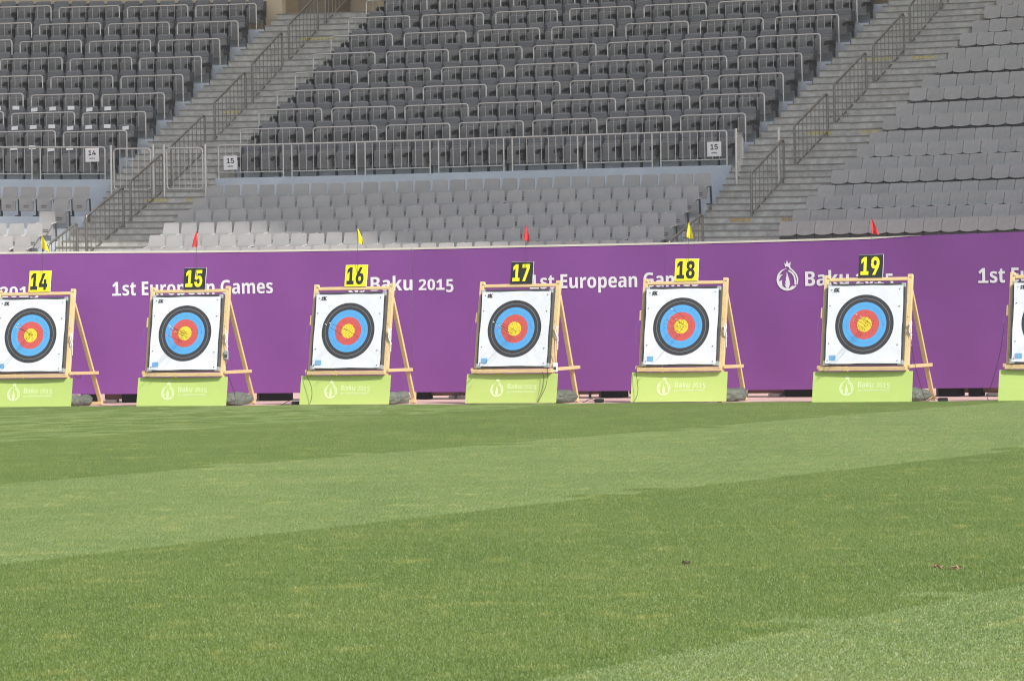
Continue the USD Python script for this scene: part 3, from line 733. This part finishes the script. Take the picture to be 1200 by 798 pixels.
# feet of the banner: posts, ballast and boards standing on the track
def at_ground(px, back):
    p = banner_pt(px, 0, -back); return p
def yaw_at(px):
    a, b = banner_pt(px - 5, 0), banner_pt(px + 5, 0); return math.atan2(b[1] - a[1], b[0] - a[0])
for k, px in enumerate((30, 160, 300, 412, 531, 688, 700, 845, 990, 1095, 1185)):
    P = at_ground(px, .10)
    obj('post', tube([P, P + [0, 0, zt(px) - .1]], .024, 8), 'dark_steel', banner, 60)
def slab(name, px0, px1, back, z0, z1, depth, mat, label, cat, group=None):
    A, B = at_ground(px0, back), at_ground(px1, back); L = np.linalg.norm(B - A); c = (A + B) / 2
    o = thing(name, label, cat, (c[0], c[1], z0), math.atan2(B[1] - A[1], B[0] - A[0]), group)
    obj('body', box(L, depth, z1 - z0, (0, 0, (z1 - z0) / 2), ch=.012), mat, o)
for k, (a, b) in enumerate(sorted(((118, 139), (486, 529.5), (532.5, 546), (640, 700), (728, 745), (866, 914), (1118, 1143), (1141.5, 1180), (15, 60)))):
    slab('sole_board', a, b, .45, .055, .185, .2, 'sole_board', f'reddish brown timber board at the foot of the banner, {NTH[k]} from the left', 'board', 'timber boards under the banner')
for k, (a, b) in enumerate(((92, 112), (140, 160), (265, 278.5), (300, 335.5), (484, 497.5), (700.5, 726), (852, 864), (914.5, 951.5), (1092, 1117.5), (1130, 1141))):
    slab('ballast_block', a, b, .28, 0, .20, .3, 'rubber', f'black rubber ballast block under the purple banner, {NTH[k]} from the left', 'ballast block', 'black ballast blocks under the banner')
for k, (a, b) in enumerate(((120, 134), (521, 539), (660, 668), (895, 908), (1150, 1164))):
    slab('concrete_pad', a, b, .30, 0, .055, .3, 'pale_block', f'small pale concrete pad under the banner boards, {NTH[k]} from the left', 'concrete pad', 'pale pads under the boards')

# ------------------------------------------------------------------ archery targets
ALPHA = math.radians(12); SA, CA = math.sin(ALPHA), math.cos(ALPHA)
Y0, Z0 = .05, .60                                      # front lower edge of the butt
def tilt(m):
    """(x, up the slope, out of the face) to the target's frame"""
    v = np.asarray(m.vertices, float).copy()
    m.vertices = np.c_[v[:, 0], Y0 + v[:, 1] * SA - v[:, 2] * CA, Z0 + v[:, 1] * CA + v[:, 2] * SA]
    trimesh.repair.fix_normals(m); return m
def TP(x, s, n): return np.array([x, Y0 + s * SA - n * CA, Z0 + s * CA + n * SA])
FC, BH, BW, BT = .665, 1.34, 1.33, .085                # face centre, butt height, width, thickness
def annulus(ro, ri, z, seg=96):
    p = Point(0, FC).buffer(ro, quad_segs=seg // 4)
    if ri > 0: p = p.difference(Point(0, FC).buffer(ri, quad_segs=seg // 4))
    m = trimesh.creation.extrude_polygon(p, .0012, engine='earcut'); m.apply_translation((0, 0, z)); return tilt(m)
def wavy_sheet(ph=0.0):
    n = 26; xs = np.linspace(-.628, .628, n); ys = np.linspace(.028, 1.302, n); V, F = [], []
    for y in ys:
        for x in xs:
            rr = math.hypot(x, y - FC); an = math.atan2(y - FC, x); w = max(0, rr - .50) * .030 * (.5 + .5 * math.sin(an * 16 + ph + 3 * math.sin(an * 3 + ph)))
            edge_ = max(abs(x) - .60, abs(y - FC) - .60, 0)
            V.append((x + .004 * math.sin(y * 9), y + .004 * math.sin(x * 8 + 1), .004 + w + .0015))
    for j in range(n - 1):
        for i in range(n - 1):
            a = j * n + i; F += [(a, a + 1, a + n + 1), (a, a + n + 1, a + n)]
    m = trimesh.Trimesh(V, F, process=False); m2 = m.copy(); m2.vertices = m2.vertices - [0, 0, .0012]; m2.invert()
    v = np.vstack([m.vertices, m2.vertices]); f = np.vstack([m.faces, m2.faces + len(m.vertices)])
    v = np.c_[v[:, 0], Y0 + v[:, 1] * SA - v[:, 2] * CA, Z0 + v[:, 1] * CA + v[:, 2] * SA]
    return trimesh.Trimesh(v, f, process=False)
def build_target(p, num):
    FOOT = {14: 1.67, 15: 1.59, 16: 1.39, 17: 1.21, 18: 1.46, 19: 1.72, 20: 1.6}[num]; BR = {14: 1.35, 15: 1.27, 16: 1.12, 17: 1.14, 18: 1.11, 19: 1.37, 20: 1.3}[num]
    jg = np.random.default_rng(900 + num)
    pf = -BT - .002                                     # front plane of the posts
    for x in (-.69, .69):
        m = box(.082, 2.10, .07, (x + math.copysign(.008, x), (2.07 - Z0) / CA - 1.05, pf - .035), ch=.006)
        obj('post', tilt(m), 'wood', p)
    obj('top_bar', tilt(box(1.31, .055, .05, (0, (2.0 - Z0) / CA - .005, pf - .028), ch=.006)), 'wood_flat', p)
    obj('lower_bar', box(1.46, .10, .062, (0, .055, .545), ch=.005), 'wood_flat', p)
    for x in (-.69, .69):
        top, foot = TP(x, (1.84 - Z0) / CA, pf - .095), np.array([x, FOOT, 0.0])
        obj('rear_leg', bar(top, foot, .068, .055, (0, 1, 0)), 'wood', p)
        xo = x + math.copysign(.075, x); obj('brace', box(.045, BR - .11, .055, (xo, (BR + .11) / 2, .575), rx=jg.normal(0, .012), ch=.004), 'wood_flat', p)
    obj('ground_bar', box(1.46, .07, .055, (0, FOOT - .06, .0285), ch=.004), 'wood_flat', p)
    bt = obj('butt', tilt(box(BW, BH, BT, (0, BH / 2, -BT / 2), ch=.012)), 'butt_wrap', p)
    for sx_ in (-1, 1):
        for s_ in (.03, BH - .05): obj('corner_tape', tilt(box(.10 - .02 * (s_ > 1), .08, BT + .012, (sx_ * (BW / 2 - .045), s_ + .012, -BT / 2), ch=.012)), 'clear_tape', bt)
    fc = obj('face_sheet', wavy_sheet(num * 1.7), 'face_white', p, True)
    zf = .0072
    for nm, ro, ri, mt in (('black_ring', .488, .430, 'ring_black'), ('scoring_line', .430, .4245, 'line_white'), ('black_ring', .4245, .366, 'ring_black'),
                           ('blue_ring', .366, .3065, 'ring_blue'), ('scoring_line', .3065, .3035, 'line_dark'), ('blue_ring', .3035, .244, 'ring_blue'),
                           ('red_ring', .244, .1845, 'ring_red'), ('scoring_line', .1845, .1815, 'line_dark'), ('red_ring', .1815, .122, 'ring_red'),
                           ('gold_disc', .122, 0, 'ring_gold')):
        obj(nm, annulus(ro, ri, zf), mt, fc)
    g_ = np.random.default_rng(3 + num)
    for x, y in ((-.57, 1.24), (.565, 1.24), (-.585, .98), (.57, .96), (-.58, .36), (.565, .33), (-.59, .08), (.575, .07)):
        obj('pin', tilt(trimesh.creation.cylinder(.008, .016, sections=8, transform=trimesh.transformations.translation_matrix((x, y, .012)))), 'dark_steel', fc)
    # small printed marks in the upper and lower left corners of the sheet
    mk = unary_union([Polygon([(0, 0), (.03, .01), (.028, .028), (0, .02)]), Polygon([(0, .03), (.032, .038), (.03, .058), (.004, .05)]), Polygon([(.036, .0), (.05, .0), (.05, .06), (.036, .06)]),
                      Polygon([(.05, .02), (.075, .0), (.082, .01), (.06, .03), (.082, .055), (.07, .062), (.05, .04)])])
    m = extrude(affinity.translate(affinity.scale(mk, 1.15, 1.15, origin=(0, 0)), -.53, 1.20), .001); m.apply_translation((0, 0, zf + .009)); obj('printed_mark', tilt(m), 'ink_black', fc)
    m = extrude(shapely.box(-.565, .085, -.455, .165), .001); m.apply_translation((0, 0, zf + .009)); pt_ = obj('blue_patch', tilt(m), 'logo_blue', fc)
    sw = unary_union([LineString([(-.55, .10), (-.53, .13), (-.51, .11), (-.49, .14), (-.465, .12)]).buffer(.005), LineString([(-.55, .145), (-.47, .15)]).buffer(.004)])
    m = extrude(sw, .001); m.apply_translation((0, 0, zf + .0105)); obj('printed_mark', tilt(m), 'line_white', fc)
    # arrow holes
    pts = [(g_.normal(-.01, .075), FC + g_.normal(.0, .07)) for _ in range(46)] + [(.16 + .075 * k, FC + .005) for k in range(5)] + [(g_.normal(0, .2), FC + g_.normal(0, .17)) for _ in range(16)]
    m = cat_([trimesh.creation.cylinder(.0055, .0016, sections=6, transform=trimesh.transformations.translation_matrix((x, y, zf + .0018))) for x, y in pts])
    tag(obj('arrow_holes', tilt(m), 'ink_black', fc), kind='stuff')
    obj('side_block', tilt(box(.07, .17, .05, (-.735, .88, pf - .02), ch=.004)), 'wood_flat', p)
    obj('peg_hole', tilt(trimesh.creation.cylinder(.016, .006, sections=3, transform=trimesh.transformations.translation_matrix((.69, .80, pf + .002)))), 'wood_end', p)
    obj('tie_wire', tube([TP(.69 + .042 * math.cos(a), (2.0 - Z0) / CA - .01 + .03 * math.sin(a), pf - .035 + .04 * math.sin(a + .4)) for a in np.linspace(0, 2 * math.pi, 13)], .004, 5, False), 'dark_steel', p)
    obj('tie_wire', tube([TP(-.69 + .042 * math.cos(a), (2.0 - Z0) / CA - .01 + .03 * math.sin(a), pf - .035 + .04 * math.sin(a + .4)) for a in np.linspace(0, 2 * math.pi, 13)], .004, 5, False), 'dark_steel', p)

def board_fn(x, q):                                   # bowed corrugated plastic sheet leaning on the target's foot
    return np.array([x, -.045 + .105 * q + .030 * q * (1 - (x / .83) ** 2), .012 + .488 * q])
def build_board(p):
    n, mrow = 20, 8; V, F = [], []
    for off in (0, .010):
        for j in range(mrow + 1):
            for i in range(n + 1): V.append(board_fn(-.83 + 1.66 * i / n, j / mrow) + [0, off, 0])
    w = n + 1; N = w * (mrow + 1)
    for s in (0, 1):
        for j in range(mrow):
            for i in range(n):
                a = s * N + j * w + i; q = [(a, a + 1, a + w + 1), (a, a + w + 1, a + w)]; F += q if s == 0 else [t[::-1] for t in q]
    rim = list(range(w)) + [j * w + n for j in range(1, mrow + 1)] + [mrow * w + i for i in range(n - 1, -1, -1)] + [j * w for j in range(mrow - 1, 0, -1)]
    for i_ in range(len(rim)): a, b = rim[i_], rim[(i_ + 1) % len(rim)]; F += [(a, b, b + N), (a, b + N, a + N)]
    m = trimesh.Trimesh(V, F, process=False); trimesh.repair.fix_normals(m); obj('sheet', m, 'board_green', p, 40)
    def prt(shape, x, z, name):
        m = extrude(shape, .001); v = m.vertices.copy()
        m.vertices = np.array([board_fn(x + a, (z + b - .012) / .488) - [0, .0018 + c, 0] for a, b, c in v]); trimesh.repair.fix_normals(m); obj(name, m, 'board_print', p)
    def fitw(g_, w):
        b_ = g_.bounds; return affinity.scale(g_, w / (b_[2] - b_[0]), 1, origin=(0, 0))
    prt(emblem_shape(.325), -.265, .115, 'emblem')
    prt(fitw(text_shape('Baku 2015', .088, oldstyle=True, weight=560), .53), -.088, .248, 'lettering')
    prt(fitw(text_shape('1st EUROPEAN GAMES', .034, weight=560), .53), -.086, .182, 'lettering')
BOARD = Proto(build_board)

def sandbag_mesh(seed, L, W, H):
    m = trimesh.creation.icosphere(4, 1.0); v = m.vertices.copy()
    sgn = np.sign(v); e = np.abs(v) ** np.array([.75, .8, .75]); v = sgn * e
    x = v[:, 0]; pinch = 1 - .45 * np.clip((np.abs(x) - .62) / .38, 0, 1) ** 1.5
    v[:, 1] *= pinch; v[:, 2] *= pinch * (1 + .12 * np.sin(x * 4 + seed))
    n3 = meshkit.fbm(v * 2.4 + seed * 5, 4, seed)[:, None] - .5; v *= 1 + .34 * n3
    v *= np.array([L / 2, W / 2, H / 2]); v[:, 2] += H * .45; v[:, 2] = np.maximum(v[:, 2], .002 + .01 * np.abs(v[:, 2])); m.vertices = v; return m

WORD = {14: 'fourteen', 15: 'fifteen', 16: 'sixteen', 17: 'seventeen', 18: 'eighteen', 19: 'nineteen', 20: 'twenty'}
NAMEC = {14: 'yellow', 15: 'black', 16: 'yellow', 17: 'black', 18: 'yellow', 19: 'black', 20: 'yellow'}
POSN = {14: 'beyond the left edge of the lawn view', 20: 'cut by the right edge'}
AR_RANK = {}
RANKS = ['highest', 'second highest', 'third highest', 'fourth highest', 'fifth highest', 'sixth highest', 'seventh highest']
def digits(num, col, p):
    s = text_shape(str(num), .292, 'head', 860, xs=.63, track=.065); b = s.bounds
    s = affinity.translate(s, -(b[0] + b[2]) / 2 - .01, .040)
    m = extrude(s, .003); m.apply_translation((0, 0, .006)); return m
for n_t, (num, px, dep, yaw) in enumerate(ROWS):
    psi = math.radians(yaw); F0 = FEET[n_t]; rz = -psi
    u = np.array([math.cos(psi), -math.sin(psi), 0]); bk = np.array([math.sin(psi), math.cos(psi), 0])
    W = lambda x, y, z: F0 + u * x + bk * y + np.array([0, 0, z])
    where = f'under the board numbered {WORD[num]}' if num != 20 else 'cut off at the right edge of the lawn'
    build_target(thing('archery_target', f'archery target on a timber stand, {where}', 'archery target', F0, rz, 'archery targets in a row'), num)
    BOARD.put('ground_board', f'lime green printed board at the foot of the target {"numbered " + WORD[num] if num != 20 else "at the right edge"}', 'advertising board', F0 + np.array([0, 0, 0.0]), rz, 'lime green boards at the feet of targets')
    pf = -BT - .002
    if num != 20:
        # number board on the top bar
        base = TP(.015, (2.022 - Z0) / CA, pf + .004); kx = {14: .05, 15: .06, 16: .02, 17: .01, 18: .0, 19: .02}[num]
        base = base + [kx, 0, 0]
        nb = thing('number_board', f'{NAMEC[num]} number board reading {WORD[num]} on top of a target', 'number board', W(*base), rz, 'number boards on the targets')
        pl = box(.405, .375, .010, (0, .1875, 0), ch=.0015); dg = digits(num, None, None)
        for m, nm, mt in ((pl, 'panel', 'sign_yellow' if NAMEC[num] == 'yellow' else 'sign_black'), (dg, 'numerals', 'sign_black' if NAMEC[num] == 'yellow' else 'sign_yellow'), (box(.41, .38, .004, (.003, .19, -.0085)), 'backing', 'sign_white')):
            v = m.vertices.copy(); m.vertices = np.c_[v[:, 0], v[:, 1] * SA - v[:, 2] * CA, v[:, 1] * CA + v[:, 2] * SA]; trimesh.repair.fix_normals(m); obj(nm, m, mt, nb)
        # wind flag on a thin wire
        fcol = 'yellow' if num % 2 == 0 else 'red'
        fx = {14: .11, 15: .11, 16: .06, 17: .09, 18: .05, 19: .04}[num]
        ft = {14: 3.00, 15: 3.0, 16: 3.0, 17: 2.99, 18: 2.98, 19: 2.97}[num]
        wb = TP(fx, (2.05 - Z0) / CA, pf - .03); fl = thing('wind_flag', f'small {fcol} wind flag on a wire above the target numbered {WORD[num]}', 'flag', W(wb[0], wb[1], 0), rz, 'wind flags above the targets')
        obj('wire', tube([(0, 0, 2.03), (.004, 0, 2.4), (.012, 0, 2.75), (.014, 0, ft)], .0035, 5), 'dark_steel', fl)
        g_ = np.random.default_rng(num); V, Fc = [], []; nr = 9; lean_ = {14: .06, 15: -.05, 16: .06, 17: .03, 18: .03, 19: .07}[num]
        for j in range(nr):
            q = j / (nr - 1); wd = .014 + .12 * q ** .9
            for i in range(5):
                s_ = i / 4 - .5
                V.append((.014 + lean_ * q + wd * s_ * (.8 + .2 * math.sin(3 * q)), .03 * math.sin(s_ * 7 + q * 3 + num) * q, ft - .27 * q + .03 * s_ * q * (-1 if lean_ > 0 else 1) + .012 * math.sin(6 * s_ + num) * q))
        for j in range(nr - 1):
            for i in range(4): a = j * 5 + i; Fc += [(a, a + 5, a + 6), (a, a + 6, a + 1)]
        m = trimesh.Trimesh(V, Fc, process=False); m2 = m.copy(); m2.vertices = m2.vertices + [0, .002, 0]; m2.invert(); obj('cloth', cat_([m, m2]), 'flag_' + fcol, fl, True)
    # arrows
    ga = np.random.default_rng(200 + num); na = {14: 4, 15: 6, 16: 3, 17: 5, 18: 5, 19: 5, 20: 2}[num]
    _g = np.random.default_rng(200 + num); _ys = []
    for k in range(na):
        a0, r0_ = _g.uniform(0, 6.28), abs(_g.normal(0, .10)); _ys.append(r0_ * math.sin(a0)); _g.normal(0, .03); _g.normal(0, .02); _g.normal(0, .03); _g.integers(5)
    AR_RANK[num] = {k: sorted(range(na), key=lambda q: -_ys[q]).index(k) for k in range(na)}
    for k in range(na):
        a_, r_ = ga.uniform(0, 6.28), abs(ga.normal(0, .10)); x, y = r_ * math.cos(a_) + .01, FC + r_ * math.sin(a_)
        n0 = TP(x, y, -.04); dirn = np.array([ga.normal(0, .03), -CA + ga.normal(0, .02), SA + ga.normal(.0, .03)]); dirn /= np.linalg.norm(dirn); L = .66
        vm = ('vane_white', 'vane_orange', 'vane_green', 'vane_white', 'vane_pink')[(k * 2 + num) % 5]
        ar = thing('arrow', f'thin arrow with {vm[5:]} vanes, {RANKS[AR_RANK[num][k]]} there, stuck in the target {"numbered " + WORD[num] if num != 20 else "at the right edge"}', 'arrow', F0, rz, f'arrows in the target {WORD[num]}' if num != 20 else 'arrows in the edge target')
        obj('shaft', tube([n0, n0 + dirn * L], .0029, 6), 'carbon', ar)
        ga.integers(5)
        obj('nock', tube([n0 + dirn * L, n0 + dirn * (L + .018)], .0065, 6), vm, ar)
        sx_ = np.array([1, 0, 0]); sy_ = np.cross(dirn, sx_)
        for q in range(3):
            rr = sx_ * math.cos(q * 2.09 + k) + sy_ * math.sin(q * 2.09 + k); e0 = n0 + dirn * (L - .06); e1 = n0 + dirn * (L - .015)
            m = trimesh.convex.convex_hull(np.array([e0, e1, e1 + rr * .013, e0 + rr * .004 + dirn * .01, e0 + sy_ * .0008, e1 + sx_ * .0008])); obj('vane', m, vm, ar)
    # sandbags behind the foot of the target
    gs = np.random.default_rng(num + 40); first = {14: (.86, .35), 15: (.88, .55), 16: (.86, .30), 17: (.86, .30), 18: (.90, .45), 19: (.88, .45), 20: (.9, .4)}[num]
    for k in range(2):
        m = sandbag_mesh(num * 3 + k, .46 + .05 * gs.random(), .27, .20 + .03 * gs.random())
        loc = W(first[0] - .19 - .05 * k, first[1] + .12 + .40 * k, 0)
        o = thing('sandbag', f'grey green sandbag behind the target {"numbered " + WORD[num] if num != 20 else "at the right edge"}, {("nearer the lawn", "nearer the banner")[k]}', 'sandbag', loc, rz + (1.25, .75)[k] + gs.normal(0, .25), 'sandbags behind the targets')
        obj('sack', m, 'sandbag', o, True)
        obj('tied_end', tube([(-.24, 0, .085), (-.265, .01, .10), (-.29, .015, .09)], [.05, .018, .03], 8), 'sandbag', o, 60)
    # cord bundle tied round the right post
    if num < 20:
        gc = np.random.default_rng(num + 70); pts = []
        c0 = TP(.735, .60, pf - .01)
        for a in np.linspace(0, 6 * math.pi, 60):
            pts.append(c0 + [.016 + .022 * math.sin(a * 1.3 + num), -.045 + .01 * math.cos(a), .13 * math.cos(a * .51) * (1 - .3 * math.sin(a * .2))])
        o = thing('white_cord', f'bundle of white cord tied to the right post of the target numbered {WORD[num]}', 'cord', F0, rz, 'white cords on the target posts')
        obj('loops', tube(pts, .0085, 6), 'cord_white', o, 60)
        obj('tail', tube([c0 + [.02, -.045, -.05], c0 + [.035, -.05, -.16], c0 + [.03, -.05, -.27]], .007, 6), 'cord_white', o)
    def cable(pts, label, mat='cord_black', r=.0045):
        pts = np.array([W(*q) for q in pts]); t_ = np.linspace(0, 1, len(pts)); tt = np.linspace(0, 1, 24); cs = CubicSpline(t_, pts)
        o = thing('cable', label, 'cable'); obj('wire', tube(cs(tt), r, 6), mat, o)
    if num in (15, 17):
        z_ = .95 if num == 15 else .68; c = TP(.755, (z_ - Z0) / CA, pf - .01)
        o = thing('scoring_device', f'small pale box hanging from the right post of the target numbered {WORD[num]}', 'device', W(*c), rz)
        obj('case', box(.075, .05, .16, (0, -.03, -.06), ch=.01), 'sign_white' if num == 17 else 'clear_tape', o); obj('screen', box(.045, .004, .05, (0, -.057, -.075)), 'dark_steel', o); obj('strap', tube([(0, -.03, .02), (0, -.035, .22), (-.01, -.03, .40)], .005, 6), 'cord_black' if num == 17 else 'cord_white', o)
    if num == 16: cable([(-.66, -.03, .62), (-.69, -.02, .50), (-.60, -.07, .35), (-.57, -.09, .17), (-.62, -.11, .02)], 'black cable drooping over the left of the board numbered sixteen target')
    if num == 18: cable([(-.70, -.03, .60), (-.73, -.02, .48), (-.69, -.07, .30), (-.69, -.09, .15), (-.75, -.11, .02)], 'black cable drooping over the left of the board under target eighteen')
    if num == 17:
        cable([(.67, -.01, .60), (.67, -.005, .48), (.66, -.06, .30), (.60, -.09, .15), (.53, -.11, .02)], 'black cable crossing the right part of the board under target seventeen')
        cable([(.58, -.01, .52), (.59, -.0, .46), (.60, -.055, .30), (.57, -.09, .16), (.52, -.11, .02)], 'second thinner black cable right of the lettering under target seventeen')
    if num == 19: cable([(.76, .25, 1.1), (.80, .22, .7), (.86, .3, .35), (.95, .25, .1), (1.0, .2, .02)], 'black cable hanging from the right post of target nineteen')
    if num == 20: cable([(-.76, .12, 1.25), (-.80, .10, .9), (-.90, .05, .45), (-1.0, .0, .14), (-.98, -.02, .02)], 'dark cable hanging at the left of the target cut by the right edge')
    if num == 15: cable([(.76, .16, .8), (.79, .2, .5), (.84, .3, .25), (.82, .35, .02)], 'thin black cable below the pale box of target fifteen')
    if num == 14: cable([(.74, .22, .62), (.80, .3, .52), (.78, .5, .50), (.74, .62, .56)], 'thin dark cable looped at the brace of target fourteen')
    cable([(-.78, .28, 1.35), (-.80, .22, 1.22), (-.80, .2, 1.05), (-.76, .18, .98)], f'thin blue cord at the left post of the target {"numbered " + WORD[num] if num != 20 else "at the right edge"}', 'cord_blue', .0022)
for px, py, lab in ((346, 472.6, 'black cable connector on the ground left of the board under target sixteen'), (701, 470.6, 'black cable connector lying between targets seventeen and eighteen'), (1104, 467.5, 'black cable connector on the ground right of target nineteen')):
    d = float(np.interp(px, [r_[1] for r_ in ROWS], [r_[2] for r_ in ROWS])) + .25; c = ground_at(px, d)
    o = thing('cable_connector', lab, 'connector', c, -.35); obj('case', box(.15, .09, .065, (0, 0, .033), ch=.012), 'rubber', o)
    obj('lead', tube([(-.07, 0, .03), (-.13, -.02, .07), (-.2, .02, .05), (-.26, .0, .01), (-.3, .02, .008)], .006, 6), 'cord_black', o)
print('grass patches', len(pos))

# thin summer haze over the field
MAT['haze_air'] = usdkit.material(stage, '/World/Looks/haze_air', {'v': ('principled_volume', {'color': (.97, .965, .95), 'density': .0003, 'anisotropy': .25})}, [], volume='v.volume')
obj('haze', trimesh.creation.box((820, 820, 33.5), transform=trimesh.transformations.translation_matrix((0, 200, 15.7))), 'haze_air', kind='stuff')
